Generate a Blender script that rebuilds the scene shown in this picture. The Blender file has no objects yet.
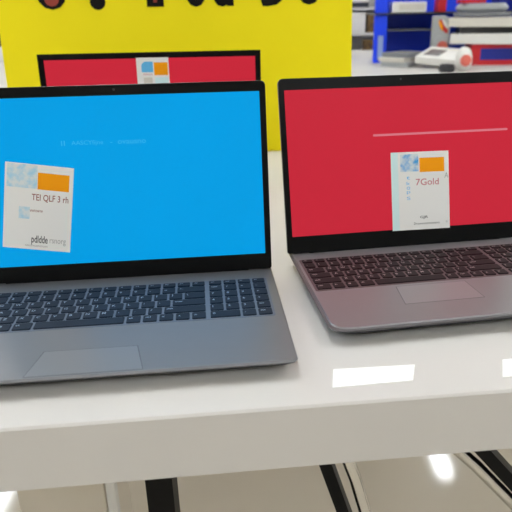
import bpy, bmesh, math, random
from mathutils import Matrix, Vector
random.seed(7)
S = bpy.context.scene
COL = S.collection

# ---------------------------------------------------------------- camera
F_PX, PITCH, ROLL, CAM_H, CX, CY = 620.49, 0.3890, 0.0172, 0.3278, 12.97, 6.285
cam = bpy.data.cameras.new('camera')
cam_o = bpy.data.objects.new('camera', cam); COL.objects.link(cam_o)
fw = Vector((0, math.cos(PITCH), -math.sin(PITCH)))
rt0 = Vector((1, 0, 0)); up0 = rt0.cross(fw)
rt = rt0 * math.cos(ROLL) - up0 * math.sin(ROLL)
up = rt0 * math.sin(ROLL) + up0 * math.cos(ROLL)
m = Matrix((rt, up, -fw)).transposed().to_4x4(); m.translation = (0, 0, CAM_H)
cam_o.matrix_world = m
cam.sensor_width = 36; cam.lens = 36 * F_PX / 512
cam.shift_x = -CX / 512; cam.shift_y = CY / 512
cam.clip_start = .02; cam.clip_end = 100
cam.dof.use_dof = True; cam.dof.focus_distance = .78; cam.dof.aperture_fstop = 9.0
S.camera = cam_o

# ---------------------------------------------------------------- world, exposure
w = bpy.data.worlds.new('world'); S.world = w; w.use_nodes = True
w.node_tree.nodes['Background'].inputs[0].default_value = (.9, .95, 1, 1)
w.node_tree.nodes['Background'].inputs[1].default_value = .3
S.view_settings.view_transform = 'Standard'; S.view_settings.look = 'None'
S.view_settings.exposure = 0; S.view_settings.gamma = 1; S.view_settings.use_curve_mapping = False
LIGHT = 43.0          # strength of the ceiling fixtures

# ---------------------------------------------------------------- helpers
def s2l(c):
    return tuple(((v / 255) / 12.92 if v / 255 <= .04045 else ((v / 255 + .055) / 1.055) ** 2.4) for v in c)

def mat(name, rgb, rough=.5, metal=0, spec=.5, noise=0, nscale=30, bump=0, bscale=200, coat=0, coat_r=.05, lin=False, rvar=0):
    M = bpy.data.materials.new(name); M.use_nodes = True
    nt = M.node_tree; b = nt.nodes['Principled BSDF']
    c = rgb if lin else s2l(rgb)
    b.inputs['Base Color'].default_value = (*c, 1)
    b.inputs['Roughness'].default_value = rough; b.inputs['Metallic'].default_value = metal
    b.inputs['Specular IOR Level'].default_value = spec
    b.inputs['Coat Weight'].default_value = coat; b.inputs['Coat Roughness'].default_value = coat_r
    tc = nt.nodes.new('ShaderNodeTexCoord')
    if noise or rvar:
        n = nt.nodes.new('ShaderNodeTexNoise'); n.inputs['Scale'].default_value = nscale; n.inputs['Detail'].default_value = 4
        nt.links.new(tc.outputs['Object'], n.inputs['Vector'])
    if noise:
        r = nt.nodes.new('ShaderNodeMapRange'); r.inputs['To Min'].default_value = 1 - noise; r.inputs['To Max'].default_value = 1 + noise
        nt.links.new(n.outputs['Fac'], r.inputs['Value'])
        mx = nt.nodes.new('ShaderNodeVectorMath'); mx.operation = 'SCALE'; mx.inputs[0].default_value = c
        nt.links.new(r.outputs[0], mx.inputs['Scale']); nt.links.new(mx.outputs[0], b.inputs['Base Color'])
    if rvar:
        r = nt.nodes.new('ShaderNodeMapRange'); r.inputs['To Min'].default_value = rough - rvar; r.inputs['To Max'].default_value = rough + rvar
        nt.links.new(n.outputs['Fac'], r.inputs['Value']); nt.links.new(r.outputs[0], b.inputs['Roughness'])
    if bump:
        n2 = nt.nodes.new('ShaderNodeTexNoise'); n2.inputs['Scale'].default_value = bscale
        nt.links.new(tc.outputs['Object'], n2.inputs['Vector'])
        bp = nt.nodes.new('ShaderNodeBump'); bp.inputs['Strength'].default_value = bump; bp.inputs['Distance'].default_value = .001
        nt.links.new(n2.outputs['Fac'], bp.inputs['Height']); nt.links.new(bp.outputs[0], b.inputs['Normal'])
    return M

def emit(name, rgb, strength=1.0, base=(.001, .001, .001), rough=.35, spec=.05, grad=0):
    M = mat(name, base, rough, spec=spec, lin=True); nt = M.node_tree; b = nt.nodes['Principled BSDF']
    c = s2l(rgb)
    b.inputs['Emission Color'].default_value = (*c, 1); b.inputs['Emission Strength'].default_value = strength
    if grad:      # faint unevenness of the panel's backlight
        tc = nt.nodes.new('ShaderNodeTexCoord'); n = nt.nodes.new('ShaderNodeTexNoise'); n.inputs['Scale'].default_value = 5; n.inputs['Detail'].default_value = 1
        nt.links.new(tc.outputs['Object'], n.inputs['Vector'])
        r = nt.nodes.new('ShaderNodeMapRange'); r.inputs['To Min'].default_value = strength * (1 - grad); r.inputs['To Max'].default_value = strength * (1 + grad)
        nt.links.new(n.outputs['Fac'], r.inputs['Value']); nt.links.new(r.outputs[0], b.inputs['Emission Strength'])
    return M

def two_tone(name, a, b_, scale, rough=.6):      # printed picture: blotches of two inks
    M = mat(name, a, rough); nt = M.node_tree; b = nt.nodes['Principled BSDF']
    tc = nt.nodes.new('ShaderNodeTexCoord'); n = nt.nodes.new('ShaderNodeTexNoise'); n.inputs['Scale'].default_value = scale; n.inputs['Detail'].default_value = 3
    cr = nt.nodes.new('ShaderNodeValToRGB'); cr.color_ramp.elements[0].position = .36; cr.color_ramp.elements[1].position = .62
    cr.color_ramp.elements[0].color = (*s2l(a), 1); cr.color_ramp.elements[1].color = (*s2l(b_), 1)
    nt.links.new(tc.outputs['Object'], n.inputs['Vector']); nt.links.new(n.outputs['Fac'], cr.inputs[0]); nt.links.new(cr.outputs[0], b.inputs['Base Color'])
    return M

M = {}
M['table'] = mat('white laminate', (206, 202, 198), .42, spec=.35, noise=.015, nscale=3)
M['floor'] = mat('polished floor', (206, 196, 180), .08, spec=.4, noise=.05, nscale=1.5, rvar=.02)
M['wall'] = mat('wall paint', (225, 222, 215), .8)
M['ceil'] = mat('ceiling tiles', (235, 235, 232), .85, noise=.03)
M['silver'] = mat('dark silver shell', (124, 124, 127), .42, metal=.55, noise=.02, nscale=60)
M['silver2'] = mat('warm grey shell', (138, 135, 138), .4, metal=.55, noise=.02, nscale=60)
M['rim'] = mat('dark grey rim', (100, 99, 101), .45, metal=.4)
M['under'] = mat('shade dark underside', (44, 44, 46), .6, spec=.15)  # dark colour puts in the shade beneath the laptops' front edges
M['pad'] = mat('touchpad a', (132, 132, 134), .38, metal=.45)
M['pad2'] = mat('touchpad b', (146, 142, 145), .38, metal=.45)
M['groove'] = mat('groove', (84, 84, 90), .6)
M['bezel'] = mat('black bezel', (8, 9, 11), .3, spec=.12)
M['key_b'] = mat('slate keys', (28, 38, 52), .55, spec=.2, noise=.2, nscale=90)
M['key_r'] = mat('brown black keys', (30, 20, 23), .55, spec=.2)
M['leg_b'] = mat('key print', (150, 165, 182), .6)
M['leg_r'] = mat('key print warm', (168, 150, 152), .6)
M['well_b'] = mat('keyboard well a', (104, 114, 128), .5, metal=.3)
M['well_r'] = mat('keyboard well b', (92, 72, 76), .6, metal=.1)
M['blue_scr'] = emit('blue screen', (0, 158, 228), 1, grad=.06)
M['red_scr'] = emit('red screen', (199, 40, 58), 1, grad=.05)
M['scr_text'] = emit('pale blue screen text', (60, 180, 236), 1)
M['scr_bar'] = emit('pale pink screen bar', (214, 118, 130), 1)
M['paper'] = mat('paper', (238, 237, 236), .75, spec=.2)
M['orange'] = mat('orange print', (255, 164, 4), .7, spec=.2)
M['brown'] = mat('brown print', (150, 88, 84), .7)
M['pink'] = mat('pink print', (205, 130, 140), .7)
M['ink'] = mat('black print', (50, 50, 54), .7)
M['greyink'] = mat('grey print', (170, 168, 170), .7)
M['cyan'] = mat('cyan print', (214, 240, 242), .7)
M['bluepic'] = two_tone('pale blue picture', (168, 214, 236), (222, 230, 234), 110)
M['bluepic2'] = two_tone('strong blue picture', (60, 160, 226), (214, 224, 230), 90)
M['bluesolid'] = mat('blue print', (96, 186, 238), .7)
M['yellow'] = mat('yellow board', (253, 234, 3), .55, spec=.25)
M['signblack'] = mat('sign lettering', (10, 8, 8), .6, spec=.15)
M['signred'] = mat('sign red print', (150, 52, 34), .6)
M['black'] = mat('black steel', (5, 5, 5), .5, spec=.15)
M['chrome'] = mat('chrome', (205, 203, 200), .18, metal=1)
M['beige'] = mat('beige panel', (226, 217, 202), .5)
M['white'] = mat('white plastic', (232, 230, 226), .45)
M['offwhite'] = mat('off white card', (214, 209, 200), .6, noise=.05)
M['strip'] = mat('painted reflection white', (255, 255, 252), .5)  # plain white that stands for ceiling light reflected in the tabletop
M['blue'] = mat('blue rack', (6, 66, 246), .45)
M['dblue'] = mat('deep blue', (16, 36, 140), .5)
M['grey'] = mat('grey plastic', (128, 130, 136), .45)
M['lgrey'] = mat('light grey plastic', (176, 180, 184), .35, metal=.3)
M['dgrey'] = mat('dark grey plastic', (46, 46, 50), .45)
M['red'] = mat('red card', (196, 24, 36), .5)
M['salmon'] = mat('salmon print', (222, 110, 96), .6)
M['bronze'] = two_tone('bronze print', (132, 102, 52), (78, 58, 34), 30)
M['picture'] = two_tone('brown picture', (96, 66, 60), (120, 122, 126), 40)
M['clear'] = mat('clear holder', (150, 170, 222), .2)
M['light'] = emit('light diffuser', (245, 251, 255), LIGHT, base=(.8, .8, .8))

def box(bm, x0, x1, y0, y1, z0, z1, mi=0, mx=None):
    vs = [bm.verts.new(Vector(p)) for p in ((x0, y0, z0), (x1, y0, z0), (x1, y1, z0), (x0, y1, z0), (x0, y0, z1), (x1, y0, z1), (x1, y1, z1), (x0, y1, z1))]
    if mx:
        for v in vs: v.co = mx @ v.co
    for f in ((0, 3, 2, 1), (4, 5, 6, 7), (0, 1, 5, 4), (1, 2, 6, 5), (2, 3, 7, 6), (3, 0, 4, 7)):
        fc = bm.faces.new([vs[i] for i in f]); fc.material_index = mi
    return vs

def outline(x0, x1, y0, y1, r, n=6):      # counter-clockwise rounded rectangle; r = (SW, SE, NE, NW)
    if not isinstance(r, (tuple, list)): r = (r,) * 4
    pts = []
    for (cx, cy, a0, rr) in ((x0, y0, 180, r[0]), (x1, y0, 270, r[1]), (x1, y1, 0, r[2]), (x0, y1, 90, r[3])):
        sx = 1 if cx == x0 else -1; sy = 1 if cy == y0 else -1
        for k in range(n + 1):
            a = math.radians(a0 + 90 * k / n)
            pts.append((cx + sx * rr + rr * math.cos(a), cy + sy * rr + rr * math.sin(a)))
    return pts

def loft(bm, rings, mi=0, mx=None):      # rings of equal length, bottom to top, capped
    R = []
    for ring in rings:
        R.append([bm.verts.new((mx @ Vector(p)) if mx else Vector(p)) for p in ring])
    n = len(R[0])
    for a, b in zip(R, R[1:]):
        for i in range(n):
            bm.faces.new((a[i], a[(i + 1) % n], b[(i + 1) % n], b[i])).material_index = mi
    bm.faces.new(list(reversed(R[0]))).material_index = mi
    bm.faces.new(R[-1]).material_index = mi

def slab(bm, x0, x1, y0, y1, z0, z1, r=.004, e=.0006, mi=0, mx=None, n=5):      # rounded-corner slab with eased edges
    rr = r if isinstance(r, (tuple, list)) else (r,) * 4
    def ring(i, z): return [(x, y, z) for x, y in outline(x0 + i, x1 - i, y0 + i, y1 - i, tuple(max(q - i, .0001) for q in rr), n)]
    loft(bm, [ring(e, z0), ring(0, z0 + e), ring(0, z1 - e), ring(e, z1)], mi, mx)

def tube(bm, pts, r, n=12, mi=0):
    pts = [Vector(p) for p in pts]; rings = []
    for i, p in enumerate(pts):
        t = (pts[min(i + 1, len(pts) - 1)] - pts[max(i - 1, 0)]).normalized()
        a = t.cross(Vector((0, 1, 0.01))).normalized(); b = t.cross(a).normalized()
        rings.append([p + (a * math.cos(2 * math.pi * k / n) + b * math.sin(2 * math.pi * k / n)) * r for k in range(n)])
    loft(bm, rings, mi)

def lathe(bm, prof, n=24, mi=0, mx=None):
    loft(bm, [[(r * math.cos(2 * math.pi * k / n), r * math.sin(2 * math.pi * k / n), z) for k in range(n)] for r, z in prof], mi, mx)

def text(bm, body, x, y, size, z=0, mi=0, width=None, bold=0, height=None, mx=None):
    cu = bpy.data.curves.new('t', 'FONT'); cu.body = body; cu.size = size; cu.offset = bold; cu.resolution_u = 3
    ob = bpy.data.objects.new('t', cu); COL.objects.link(ob)
    bpy.context.view_layer.update()
    me = bpy.data.meshes.new_from_object(ob.evaluated_get(bpy.context.evaluated_depsgraph_get()))
    bpy.data.objects.remove(ob); bpy.data.curves.remove(cu)
    if not len(me.vertices): return
    xs = [v.co.x for v in me.vertices]; ys = [v.co.y for v in me.vertices]
    sx = width / (max(xs) - min(xs)) if width else 1
    sy = height / (max(ys) - min(ys)) if height else sx if width else 1
    for v in me.vertices:
        v.co = Vector(((v.co.x - min(xs)) * sx + x, (v.co.y - min(ys)) * sy + y, z))
        if mx: v.co = mx @ v.co
    n0 = len(bm.faces); bm.from_mesh(me); bm.faces.ensure_lookup_table()
    for f in bm.faces[n0:]: f.material_index = mi
    bpy.data.meshes.remove(me)

def obj(name, bm, mats, parent=None, smooth=False, loc=None, rz=0, mw=None):
    me = bpy.data.meshes.new(name)
    bmesh.ops.recalc_face_normals(bm, faces=bm.faces) if not getattr(bm, 'keepn', False) else None
    bm.to_mesh(me); bm.free()
    for q in (mats if isinstance(mats, (list, tuple)) else [mats]): me.materials.append(q)
    if smooth:
        for p in me.polygons: p.use_smooth = True
        me.set_sharp_from_angle(angle=math.radians(35))
    o = bpy.data.objects.new(name, me); COL.objects.link(o)
    if parent: o.parent = parent
    if loc: o.location = loc
    o.rotation_euler.z = rz
    if mw is not None: o.matrix_world = mw
    return o

def tag(o, label=None, cat=None, group=None, kind=None):
    if label: o['label'] = label
    if cat: o['category'] = cat
    if group: o['group'] = group
    if kind: o['kind'] = kind
    return o

def empty(name, loc, rz, label, cat, group=None):
    o = bpy.data.objects.new(name, None); COL.objects.link(o); o.empty_display_size = .05
    o.location = loc; o.rotation_euler.z = rz
    return tag(o, label, cat, group)

def B(): return bmesh.new()

FLOOR = -.9; CEIL = 2.7
# ---------------------------------------------------------------- room shell
bm = B(); box(bm, -7, 7, -5, 12, FLOOR - .1, FLOOR); tag(obj('floor', bm, M['floor']), kind='structure')
bm = B(); box(bm, -7, 7, -5, 12, CEIL, CEIL + .1); tag(obj('ceiling', bm, M['ceil']), kind='structure')
for nm, a in (('wall_back', (-7, 7, 12, 12.1)), ('wall_front', (-7, 7, -5.1, -5)), ('wall_left', (-7.1, -7, -5, 12)), ('wall_right', (7, 7.1, -5, 12))):
    bm = B(); box(bm, *a, FLOOR, CEIL); tag(obj(nm, bm, M['wall']), kind='structure')

# ceiling fixtures
def fixture(x, y, where):
    t = empty('ceiling_light', (x, y, CEIL), 0, 'long white ceiling light ' + where, 'ceiling light', 'ceiling light fittings')
    bm = B(); slab(bm, -.13, .13, -.75, .75, -.05, 0, .01, .004); obj('housing', bm, M['white'], t)
    bm = B(); slab(bm, -.085, .085, -.72, .72, -.056, -.049, .01, .002); obj('diffuser', bm, M['light'], t)
col_w = {-5.3: 'far left of the room', -2.9: 'left of the display table', -.5: 'in line with the display table', 1.9: 'right of the display table', 4.3: 'far right of the room'}
row_w = ['behind the viewer', 'just in front of the viewer', 'over the far counter', 'near the back wall']
for x in col_w:
    for j, y in enumerate((-2.6, 1.6, 6.1, 9.6)):
        yy = y + (1.2 if x == -.5 and j == 2 else -.8 if x == -2.9 and j == 2 else 0)
        fixture(x, yy, col_w[x] + ', ' + row_w[j])

# ---------------------------------------------------------------- near display table
TA = .0999
tab = empty('display_table', (0, .4582, 0), TA, 'glossy white display table with thick front edge, carrying the three open laptops', 'table')
bm = B(); slab(bm, -1.35, 1.35, 0, 1.27, -.0685, .0, .006, .0022); obj('tabletop', bm, M['table'], tab, smooth=True)
inv = Matrix.Rotation(-TA, 4, 'Z') @ Matrix.Translation((0, -.4582, 0))
def L(p): return inv @ Vector(p)
def bar(x0, x1, wd, y, dy, name='leg'):      # flat bar from under the top to the floor
    bm = B(); vs = []
    for (x, z) in ((x0, -.0685), (x1, FLOOR)):
        for (a, b) in ((0, 0), (wd, 0), (wd, dy), (0, dy)): vs.append(L((x + a, y + b, z)))
    loft(bm, [vs[4:], vs[:4]]); return obj(name, bm, M['black'], tab)
bar(-.146, -.142, .031, .56, .03)
bar(.027, .286, .0145, .56, .03)
bar(.169, .88, .019, .56, .03)
bar(-1.15, -1.15, .03, .5, .03); bar(1.1, 1.1, .03, .72, .03)
bar(-1.2, -1.2, .03, 1.5, .03); bar(1.0, 1.0, .03, 1.72, .03)
def brace(pts):
    bm = B(); tube(bm, [L(p) for p in pts], .0075); tag(obj('leg_tube', bm, M['chrome'], tab, smooth=True), 'chrome tube beside a black leg')
brace([(.055, .572, -.0685), (.075, .572, -.12), (.096, .572, -.18), (.115, .572, -.25), (.16, .572, -.4), (.235, .572, -.65), (.312, .572, FLOOR)])
brace([(.15, .572, -.0685), (.185, .572, -.115), (.235, .572, -.165), (.275, .572, -.21), (.35, .572, -.295), (.6, .572, -.575), (.87, .572, FLOOR)])
ped = empty('storage_pedestal', (-.43, 1.08, FLOOR), 0, 'beige storage box standing on the floor under the left half of the display table', 'pedestal')
bm = B(); slab(bm, -.095, .085, -.08, .1, 0, .8, .003, .002); obj('cabinet', bm, M['beige'], ped)
bm = B(); slab(bm, .088, .108, -.082, -.062, 0, .8, .003, .002); tag(obj('post', bm, M['white'], ped), 'white upright at the right corner')

# ---------------------------------------------------------------- yellow sign
SL = .1
sg_m = Matrix.Translation((.02, 1.522, 0)) @ Matrix.Rotation(.1, 4, 'Z') @ Matrix.Rotation(math.pi / 2 - SL, 4, 'X')
# local: x along the board, y up the board, z towards the viewer
sign = empty('sign_board', (0, 0, 0), 0, 'bright yellow board with big black lettering standing at the rear of the display table', 'sign')
sign.matrix_world = sg_m
bm = B(); slab(bm, -.6165, .19, .001, .6, -.006, 0, .004, .0008); obj('board', bm, M['yellow'], sign)
bm = B()
for ch, x0, x1, b in (('8', -.527, -.461, .335), ('?', -.418, -.362, .333), ('I', -.285, -.247, .338), ('o', -.197, -.151, .336), ('u', -.134, -.088, .336), ('J', -.027, .027, .335), ('o', .060, .115, .337)):
    h = {'8': .12, '?': .14, 'I': .13, 'J': .09}.get(ch, .062)
    bm = B(); b -= .002
    text(bm, ch, x0, b, .2, .0012, 0, x1 - x0, .011 if ch in 'IJ' else .006, h)
    obj('letter', bm, [M['signblack']], sign)
bm = B()
lathe(bm, [(.02, .0013), (.0195, .0016)], 20, 0, Matrix.Translation((-.494, .355, 0)) @ Matrix.Diagonal((.8, .75, 1, 1)))
obj('red_print', bm, M['signred'], sign)
bm = B(); box(bm, -.27, -.262, .345, .355, .0013, .0018)
tag(obj('red_print', bm, M['signred'], sign), 'small rust red mark on a letter')
bm = B(); slab(bm, -.62, .19, .01, .09, .0004, .006, .004, .001)
bm2 = obj('foot', bm, M['yellow'], sign); bm2.matrix_world = Matrix.Translation((.02, 1.545, 0)) @ Matrix.Rotation(.1, 4, 'Z')

# ---------------------------------------------------------------- laptops
ROWS_FULL = [
    ['esc', 'f1', 'f2', 'f3', 'f4', 'f5', 'f6', 'f7', 'f8', 'f9', 'f10', 'f11', 'f12', 'prt', 'del'],
    ['`', '1', '2', '3', '4', '5', '6', '7', '8', '9', '0', '-', '=', ('<-', 2)],
    [('tab', 1.5), 'Q', 'W', 'E', 'R', 'T', 'Y', 'U', 'I', 'O', 'P', '[', ']', ('\\', 1.5)],
    [('caps', 1.75), 'A', 'S', 'D', 'F', 'G', 'H', 'J', 'K', 'L', ';', "'", ('enter', 2.25)],
    [('shift', 2.25), 'Z', 'X', 'C', 'V', 'B', 'N', 'M', ',', '.', '/', ('shift', 2.75)],
    [('ctrl', 1.25), 'fn', ('#', 1), ('alt', 1.25), (' ', 5.5), 'alt', 'ctrl', '<', '^', '>']]
PAD = [['hm', 'end', 'pu', 'pd'], ['num', '/', '*', '-'], ['7', '8', '9', '+'], ['4', '5', '6', '+'], ['1', '2', '3', 'ent'], [('0', 2), '.', 'ent']]

def lid_mat(c):      # x along hinge, y up the lid face, z towards the viewer; laptop-local
    return Matrix.Translation((0, 0, .018)) @ Matrix.Rotation(math.pi / 2 - c['lean'], 4, 'X')

def make_laptop(c, label):
    W, D, H = c['w'], c['d'], c['h']
    X = Vector((math.cos(c['yaw']), math.sin(c['yaw']), 0))
    o = Vector((c['x'], c['y'], 0)) + X * (W / 2 * c['side'])
    t = empty('laptop', o, c['yaw'], label, 'laptop', 'open laptops on display')
    h = W / 2
    # base: wedge with undercut sides
    bm = B()
    bi = c.get('bi', 0)
    def ring(i, z, f=0): return [(x, y, z) for x, y in outline(-h + i + bi, h - bi - i, -D + i + f, .012 - i, (c['cr'], c['cr'], .006, .006), 7)]
    loft(bm, [ring(.004, .0118), ring(.0006, .0145), ring(0, .0160), ring(.0004, .0166)] + ([ring(.0012, .018)] if c['k'] != 'B' else []))
    base = obj('base', bm, M[c['shell'] if c['k'] != 'B' else 'rim'], t, smooth=True)
    bm = B(); loft(bm, [ring(.022, .002), ring(.015, .004), ring(.0045, .0112), ring(.0046, .0119)]); tag(obj('bottom_cover', bm, M['under'], base, smooth=True), 'underside coloured near black to deepen the shade below the edge')
    if c['k'] == 'B':
        bm = B(); loft(bm, [ring(.0035, .0165), ring(.0045, .018)]); tag(obj('deck', bm, M[c['shell']], base, smooth=True), 'lighter palm rest deck inside a darker rim')
    for sx in (-1, 1):
        for fy in (-D + .03, -.01):
            bm = B(); slab(bm, sx * (h - .05) - .02, sx * (h - .05) + .02, fy - .004, fy + .004, 0, .0025, .003, .0005); obj('rubber_foot', bm, M['bezel'], t)
    # keyboard
    kx0, kx1, ky0, ky1 = c['kb']
    bm = B(); slab(bm, kx0, kx1, ky0, ky1, .0178, .0183, .003, .0001)
    kb = obj('keyboard', bm, M[c['well']], t)
    rows = ROWS_FULL; nu = 15 + (4.15 if c['pad'] else 0)
    u = (kx1 - kx0 - .003) / nu; rh = (ky1 - ky0 - .003) / 5.75
    if c['keys'] == 'one':
        bm = B()
    y = ky1 - .0015
    for r in range(6):
        hh = rh * (.75 if r == 0 else 1)
        items = list(rows[r]); x = kx0 + .0015
        if r == 0 or True:
            tot = sum(k[1] if isinstance(k, tuple) else 1 for k in items)
        seq = [(k if isinstance(k, tuple) else (k, 1)) for k in items]
        sc = 15 / tot
        plan = []
        for (s, wd) in seq:
            plan.append((s, x, wd * sc * u)); x += wd * sc * u
        if c['pad']:
            x += .15 * u
            for k in PAD[r]:
                s, wd = k if isinstance(k, tuple) else (k, 1)
                plan.append((s, x, wd * u)); x += wd * u
        g = c['gap']
        for (s, xa, wd) in plan:
            if c['keys'] != 'one': bm = B()
            slab(bm, xa + g / 2, xa + wd - g / 2, y - hh + g / 2, y - g / 2, .018, .0196, .0016, .0004, 0, None, 2)
            if c['keys'] != 'one':
                if s.strip():
                    sz = hh * (.34 if len(s) == 1 else .24)
                    lw = None
                    text(bm, s, xa + g / 2 + u * .14, y - g / 2 - hh * .2 - sz * .75, sz, .01966, 1, None, .0001)
                obj('key', bm, [M[c['key']], M[c['leg']]], kb)
        y -= hh
    if c['keys'] == 'one': obj('keys', bm, M[c['key']], kb)
    # touchpad with its groove
    (bx0, bx1, by), (fx0, fx1, fy) = c['tp']
    def trap(e): return [(bx0 - e, by + e), (fx0 - e, fy - e), (fx1 + e, fy - e), (bx1 + e, by + e)]
    bm = B(); loft(bm, [[(x, y, .0178) for x, y in trap(.0007)], [(x, y, .01806) for x, y in trap(.0007)]]); tp = obj('touchpad', bm, M['groove'], t)
    bm = B(); loft(bm, [[(x, y, .0179) for x, y in trap(0)], [(x, y, .01815) for x, y in trap(0)]]); obj('pad_surface', bm, M[c['tpm']], tp)
    # hinge bar
    bm = B(); tube(bm, [(-h + .03, .006, .0185), (h - .03, .006, .0185)], .0045); obj('hinge', bm, M['bezel'], t, smooth=True)
    # lid
    lm = lid_mat(c)
    bm = B(); slab(bm, -h, h, .0012, H, -.006, -.0012, (.003, .003, c['lr'], c['lr']), .0008, 0, lm); lid = obj('lid', bm, M[c['shell']], t, smooth=True)
    bm = B(); slab(bm, -h + .0003, h - .0003, .0015, H - .0003, -.0013, 0, (.003, .003, c['lr'], c['lr']), .0004, 0, lm); obj('bezel', bm, M['bezel'], lid, smooth=True)
    sx, sy0, sy1 = c['scr']
    bm = B(); slab(bm, -h + sx, h - sx, sy0, sy1, -.0002, .0003, .0006, .0001, 0, lm); scr = obj('screen', bm, M[c['scrm']], lid)
    bm = B(); lathe(bm, [(.0014, 0), (.0012, .0004)], 12, 0, lm @ Matrix.Translation((0, H - .006, 0))); obj('webcam', bm, M['dgrey'], lid)
    if c['k'] == 'A':
        bm = B()
        text(bm, '||', .0 + h - .2465, .1645, .008, .0004, 0, .0045, .0001, .006, lm)
        text(bm, 'AASCYfijne', h - .2375 + .003, .1635, .008, .0004, 0, .037, 0, .0065, lm)
        text(bm, '-  ovausno', h - .189, .1645, .008, .0004, 0, .042, 0, .0042, lm)
        obj('screen_text', bm, M['scr_text'], scr)
    if c['k'] == 'B':
        bm = B(); slab(bm, -h + .1265, -h + .3225, .1522, .1552, .0003, .0005, .0014, .0001, 0, lm); obj('progress_bar', bm, M['scr_bar'], scr)
    return t, Matrix.Translation(o) @ Matrix.Rotation(c['yaw'], 4, 'Z') @ lm

A = dict(k='A', x=.0037, y=.7325, yaw=.104, w=.3602, d=.2235, h=.2335, lean=.1869, side=-1, cr=.007, lr=.006, shell='silver', well='well_b', key='key_b', leg='leg_b',
         kb=(-.170, .1695, -.1290, -.0265), pad=True, keys='many', gap=.0026, tp=((-.0655, .0245, -.175), (-.0745, .033, -.2195)), tpm='pad', scr=(.0078, .0215, .2210), scrm='blue_scr')
Bc = dict(k='B', x=.0257, y=.7800, yaw=.158, w=.338, d=.2185, h=.2332, lean=.286, side=1, bi=.003, cr=.018, lr=.007, shell='silver2', well='well_r', key='key_r', leg='leg_r',
          kb=(-.1585, .1585, -.1205, -.0215), pad=True, keys='many', gap=.003, tp=((-.062, .0245, -.1265), (-.068, .026, -.1725)), tpm='pad2', scr=(.0078, .0240, .2178), scrm='red_scr')
lapA, mA = make_laptop(A, 'dark silver laptop with a plain blue screen at the left front of the white table')
lapB, mB = make_laptop(Bc, 'warm grey laptop with a red screen and a pale line, right on the white table')
# monitor behind
mon = empty('monitor', (-.2165, 1.215, 0), .06, 'black-framed monitor with a red screen, behind the blue-screened laptop', 'monitor')
bm = B(); slab(bm, -.11, .11, -.06, .08, 0, .008, .02, .002); obj('foot', bm, M['bezel'], mon, smooth=True)
bm = B(); slab(bm, -.02, .02, .012, .03, .007, .14, .004, .001); obj('neck', bm, M['bezel'], mon, smooth=True)
mm = Matrix.Translation((0, 0, .022)) @ Matrix.Rotation(math.pi / 2 - .06, 4, 'X')
MW, MH = .4175, .233
bm = B(); slab(bm, -MW / 2, MW / 2, 0, MH, -.018, -.004, .003, .001, 0, mm); obj('housing', bm, M['bezel'], mon, smooth=True)
bm = B()      # mitred raised frame
fr = [(-MW / 2, 0), (MW / 2, 0), (MW / 2, MH), (-MW / 2, MH)]; q = .0108
fi = [(-MW / 2 + q, q), (MW / 2 - q, q), (MW / 2 - q, MH - q), (-MW / 2 + q, MH - q)]
vo = [bm.verts.new(mm @ Vector((x, y, -.005))) for x, y in fr]; vf = [bm.verts.new(mm @ Vector((x * .997, y, .001))) for x, y in fr]; vi = [bm.verts.new(mm @ Vector((x, y, -.003))) for x, y in fi]
for k in range(4):
    n = (k + 1) % 4; bm.faces.new((vo[k], vo[n], vf[n], vf[k])); bm.faces.new((vf[k], vf[n], vi[n], vi[k]))
obj('frame', bm, M['bezel'], mon)
bm = B(); slab(bm, -MW / 2 + q, MW / 2 - q, q, MH - q, -.0045, -.0028, .0005, .0001, 0, mm); obj('screen', bm, M['red_scr'], mon)
mC = Matrix.Translation((-.2165, 1.215, 0)) @ Matrix.Rotation(.06, 4, 'Z') @ mm

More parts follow.
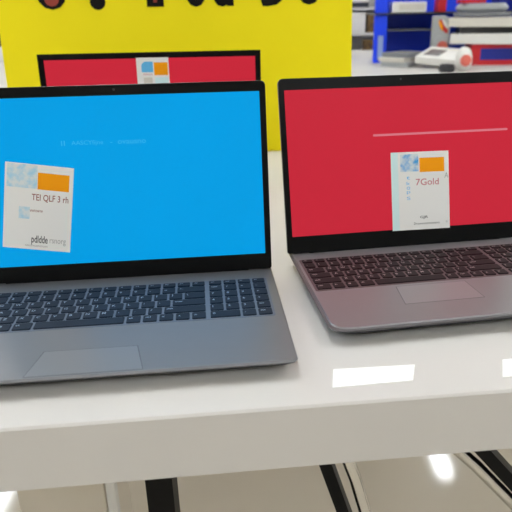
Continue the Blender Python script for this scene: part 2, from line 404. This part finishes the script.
# ---------------------------------------------------------------- price labels stuck on the screens
def label(lm, x, y, w_, h_, rot, kind, text_label):
    mw = lm @ Matrix.Translation((x, y, .0006)) @ Matrix.Rotation(rot, 4, 'Z')
    t = empty('price_label', (0, 0, 0), 0, text_label, 'label', 'paper price labels on the screens'); t.matrix_world = mw
    bm = B(); slab(bm, 0, w_, -h_, 0, 0, .0003, .0005, .00005); obj('paper', bm, M['paper'], t)
    Z = .00034
    def rect(name, a, b, c0, d, m_, z=Z):
        bm = B(); slab(bm, a * w_, b * w_, -d * h_, -c0 * h_, z - .00003, z, .0002, .00001); return obj(name, bm, M[m_], t)
    def tx(name, s, a, b, c0, d, m_, bold=0):
        bm = B(); text(bm, s, a * w_, -d * h_, .01, Z + .00003, 0, (b - a) * w_, bold, (d - c0) * h_); return obj(name, bm, M[m_], t)
    if kind == 'A':
        rect('picture', .03, .47, .01, .28, 'bluepic'); rect('orange_block', .48, .94, .09, .285, 'orange')
        rect('picture', .22, .38, .50, .64, 'bluepic')
        tx('price_text', 'TEI QLF 3 rh', .40, .94, .34, .43, 'brown', .0001)
        tx('small_text', 'wwvowvw', .38, .57, .525, .555, 'brown')
        tx('dark_text', 'pdldde', .42, .66, .83, .945, 'ink', .0001); tx('grey_text', 'rsnorg', .69, .93, .86, .93, 'greyink')
        tx('fine_print', 'oouonnuonoouon', .33, .66, .945, .965, 'greyink')
    elif kind == 'B':
        rect('colour_strip', 0, .12, .0, 1, 'cyan', Z - .00001); rect('picture', .16, .47, .03, .25, 'bluepic2'); rect('orange_block', .49, .92, .08, .262, 'orange')
        tx('price_text', '7Gold', .42, .82, .345, .43, 'pink', .0001)
        for i, yy in enumerate((.31, .38, .44, .50, .57)): tx('small_text', 'tkopS'[i], .26, .32, yy, yy + .04, 'bluesolid')
        tx('icon', 'A', .92, .99, .28, .35, 'greyink')
        tx('dark_text', 'GJR', .48, .62, .825, .865, 'ink', .0001); tx('fine_print', 'Dnoouoesoesoseono', .37, .82, .905, .935, 'ink')
        tx('icon', 'o', .93, .96, .9, .925, 'greyink')
    else:
        bm = B(); slab(bm, .15 * w_, .51 * w_, -.33 * h_, -.09 * h_, Z - .00002, Z, (.001, .001, .001, .009), .00001); obj('picture', bm, M['bluesolid'], t)
        rect('orange_block', .54, .97, .11, .40, 'orange')
        tx('small_text', 'nnnon', .2, .48, .36, .40, 'pink'); rect('note_panel', .55, .97, .45, .75, 'cyan'); rect('note_panel', .2, .47, .45, .75, 'offwhite')
    return t
hA = A['w'] / 2; hB = -Bc['w'] / 2
label(mA, -.3128 + hA, .1492, .0795, .103, -.145, 'A', 'white paper price label with orange block, stuck slightly askew on the blue screen')
label(mB, .1502 + hB, .1294, .0835, .107, -.012, 'B', 'white paper price label with a pale cyan left strip, on the right laptop screen')
label(mC, -.0265, .2235, .0605, .08, -.005, 'C', 'small price label at the top of the rear monitor screen')

# ---------------------------------------------------------------- ceiling-light reflections on the tabletop, laid on as thin white strips
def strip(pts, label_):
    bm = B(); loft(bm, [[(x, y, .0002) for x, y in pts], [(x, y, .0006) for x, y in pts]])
    tag(obj('reflection_strip', bm, M['strip']), label_, 'strip', 'painted light reflections on the tabletop')
strip([(.057, .489), (.134, .4985), (.142, .5265), (.061, .5205)], 'thin white strip painting a light reflection on the tabletop, whole in view near the front edge')
strip([(.2195, .5015), (.2975, .511), (.308, .543), (.2305, .533)], 'thin white strip painting a light reflection on the tabletop, cut off by the right side of the view')

# ---------------------------------------------------------------- far counter and goods
fc = empty('display_counter', (0, 3.0, FLOOR), 0, 'wide white counter in the background under the rack and boxed goods', 'counter')
bm = B(); slab(bm, -2.8, 3.4, 0, 2.3, .84, .9, .02, .004); obj('countertop', bm, M['table'], fc)
bm = B(); box(bm, -2.6, 3.2, .15, 2.15, 0, .84); obj('body', bm, M['white'], fc)

rack = empty('display_rack', (.95, 4.05, 0), 0, 'blue display rack with thin grey shelves on the far counter', 'rack')
bm = B(); slab(bm, -.285, -.205, -.02, .0, 0, .47, .006, .003); slab(bm, -.225, -.205, 0, .3, 0, .47, .004, .002); obj('side_panel', bm, M['blue'], rack)
bm = B(); box(bm, -.205, .65, .28, .3, 0, .47); obj('back_panel', bm, M['blue'], rack)
bm = B(); slab(bm, .63, .65, -.02, .3, 0, .47, .004, .002); obj('side_panel', bm, M['blue'], rack)
bm = B(); slab(bm, -.285, .65, -.04, .28, .278, .288, .003, .002); obj('shelf', bm, M['dgrey'], rack)
bm = B(); slab(bm, -.205, .1, .02, .28, .183, .190, .003, .002); obj('shelf', bm, M['grey'], rack)
bm = B(); slab(bm, -.26, -.228, -.035, -.02, .02, .16, .004, .002); tag(obj('leaflet_holder', bm, M['clear'], rack), 'pale clear leaflet holder')

G = 'goods on the far counter'
def carton(name, cx, cy, z, wx, dy, hz, rz, m_, label_, cat='box', tilt=(0, 0), band=None, group=G):
    t = empty(name, (cx, cy, z), rz, label_, cat, group); t.rotation_euler = (tilt[0], tilt[1], rz)
    bm = B(); slab(bm, -wx / 2, wx / 2, -dy / 2, dy / 2, 0, hz, .004, .002); obj('carton', bm, M[m_], t)
    if band:
        f, mm = band
        bm = B()
        if f == 'top': slab(bm, -wx * .38, wx * .02, -dy * .3, dy * .25, hz, hz + .001, .003, .0003)
        elif f == 'front': box(bm, -wx * .3, wx * .45, -dy / 2 - .001, -dy / 2, hz * .25, hz * .8)
        elif f == 'base': box(bm, -wx / 2 - .001, wx / 2 + .001, -dy / 2 - .001, dy / 2 + .001, -.0, hz * .3)
        obj('print', bm, M[mm], t)
    return t
# on the rack's upper shelf
carton('product_box', .87, 4.13, .2885, .21, .18, .06, .05, 'white', 'white box on the upper rack shelf above the blue recess', band=('front', 'offwhite'))
carton('product_box', 1.075, 4.10, .2885, .05, .1, .09, 0, 'red', 'small red box on the upper rack shelf beside the white one')
# leaning pile
for i, (dx, z, mm, lb) in enumerate(((0, 0, 'lgrey', 'lowest'), (-.01, .026, 'offwhite', 'middle'), (.012, .052, 'grey', 'topmost'))):
    carton('tablet_box', .80 + dx, 3.82, z + .0005, .17, .2, .025, -.65 - .08 * i, mm, 'thin box, %s of the three stacked left of the tilted white carton' % lb)
carton('tablet_box', 1.0, 3.67, .04, .24, .2, .04, -.7, 'white', 'tilted white flat carton with a brown picture on its lid', tilt=(.22, .05), band=('top', 'picture'))
# silver packaged gadget
t = empty('blister_pack', (1.045, 3.93, 0), -.15, 'tall silver blister pack with red and orange shapes in front of the rack', 'package', G)
def pk(pts, z0, z1): 
    bm = B(); mx = Matrix.Rotation(math.pi / 2, 4, 'X'); loft(bm, [[(x, y, z0) for x, y in pts], [(x, y, z1) for x, y in pts]], 0, mx); return bm
def ell(cx, cy, rx, ry, n=20, rot=0):
    return [(cx + rx * math.cos(a) * math.cos(rot) - ry * math.sin(a) * math.sin(rot), cy + rx * math.cos(a) * math.sin(rot) + ry * math.sin(a) * math.cos(rot)) for a in [2 * math.pi * k / n for k in range(n)]]
obj('card', pk(outline(-.055, .05, .0, .27, (.01, .01, .04, .01)), -.01, .02), M['lgrey'], t)
obj('window_bubble', pk(ell(.0, .11, .042, .05), .02, .04), M['lgrey'], t)
obj('red_shape', pk(ell(.012, .105, .03, .025), .04, .043), M['salmon'], t)
obj('swoosh', pk(ell(.012, .21, .015, .045, rot=.6), .02, .024), M['red'], t)
obj('swoosh', pk(ell(-.004, .215, .008, .03, rot=.4), .024, .026), M['orange'], t)
obj('swoosh', pk(ell(.022, .222, .008, .03, rot=.6), .024, .026), M['white'], t)
# right-hand pile
carton('product_box', 1.33, 3.86, 0, .26, .2, .115, -.1, 'red', 'red box at the bottom of the right-hand pile', band=('front', 'dblue'))
carton('product_box', 1.31, 3.87, .116, .42, .26, .055, -.32, 'white', 'wide white carton resting on the red box')
carton('product_box', 1.33, 3.92, .172, .36, .22, .035, -.18, 'dgrey', 'black flat box between the two white cartons')
carton('product_box', 1.31, 3.90, .208, .42, .26, .05, -.38, 'offwhite', 'upper white carton carrying the grey case')
t = empty('grey_case', (1.26, 3.90, .264), -.15, 'grey plastic case with a rounded end on top of the right-hand pile', 'case', G)
bm = B(); slab(bm, -.15, .17, -.09, .09, 0, .02, .06, .003); obj('tray', bm, M['grey'], t, smooth=True)
bm = B(); slab(bm, -.14, .15, -.08, .08, .02, .07, .06, .02); obj('cover', bm, M['lgrey'], t, smooth=True)
carton('leaflet_stack', 1.2, 3.9, .335, .14, .1, .02, .1, 'red', 'red leaflets lying on the grey case', 'leaflets')
carton('product_box', 1.50, 4.2, .2885, .12, .1, .12, .2, 'dblue', 'deep blue box on the upper rack shelf at the right')
carton('product_box', 1.55, 3.6, 0, .3, .07, .055, -.06, 'white', 'low white box on the counter before the red one')
t = empty('round_speaker', (1.12, 3.72, 0), 0, 'white round gadget with an orange front, before the tilted carton', 'speaker', G)
t.location = (1.055, 3.46, 0)
bm = B(); lathe(bm, [(.02, 0), (.034, .012), (.043, .04), (.043, .075), (.034, .105), (.015, .12)], 28); obj('body', bm, M['white'], t, smooth=True)
bm = B(); lathe(bm, [(.03, 0), (.028, .006), (.012, .010)], 24, 0, Matrix.Translation((.0, -.04, .055)) @ Matrix.Rotation(math.pi / 2, 4, 'X')); tag(obj('grille', bm, M['salmon'], t, smooth=True), 'orange pink front disc')
t = empty('black_puck', (.955, 3.41, 0), 0, 'small black ring-shaped gadget on the counter before the tilted carton', 'gadget', G)
bm = B(); lathe(bm, [(.034, 0), (.04, .008), (.04, .03), (.032, .04), (.02, .036), (.016, .03)], 28); obj('body', bm, M['dgrey'], t, smooth=True)

# white shelf unit beyond the counter
su = empty('shelf_unit', (.85, 5.75, FLOOR), 0, 'white shelf unit beyond the counter, between the yellow sign and the blue rack', 'shelf')
for xx in (-.2, .185):
    bm = B(); box(bm, xx, xx + .02, -.15, .2, 0, 1.5); obj('side_panel', bm, M['white'], su)
bm = B(); box(bm, -.18, .185, .18, .2, 0, 1.5); obj('back_panel', bm, M['white'], su)
for z in (.3, .6, .85, 1.0, 1.2, 1.48):
    bm = B(); box(bm, -.18, .185, -.15, .18, z, z + .02); obj('shelf', bm, M['white'], su)
G2 = 'goods on the white shelf unit'
carton('product_box', .91, 5.66, .1205, .09, .1, .15, 0, 'bronze', 'bronze patterned box on the middle shelf of the white unit', group=G2)
carton('product_box', .785, 5.64, .1205, .12, .1, .16, 0, 'white', 'plain white box on the middle shelf of the white unit', group=G2)
carton('product_box', .89, 5.66, -.0295, .1, .1, .09, 0, 'bronze', 'low dark bronze box on the lower shelf of the white unit', group=G2)
carton('product_box', .80, 5.66, .3205, .14, .13, .13, 0, 'white', 'white box with a dark base on the upper shelf of the unit', band=('base', 'dgrey'), group=G2)
# goods at far left
carton('product_box', -2.02, 4.75, 0, .3, .2, .1, 0, 'white', 'white box on the far counter at the left edge of the sign', group=G)
carton('product_box', -2.02, 4.8, .1005, .3, .2, .09, .1, 'bronze', 'bronze box stacked on the white one left of the sign', group=G)
carton('product_box', -2.03, 4.78, .1915, .28, .2, .12, .05, 'dgrey', 'black box topping the pile left of the sign', group=G)
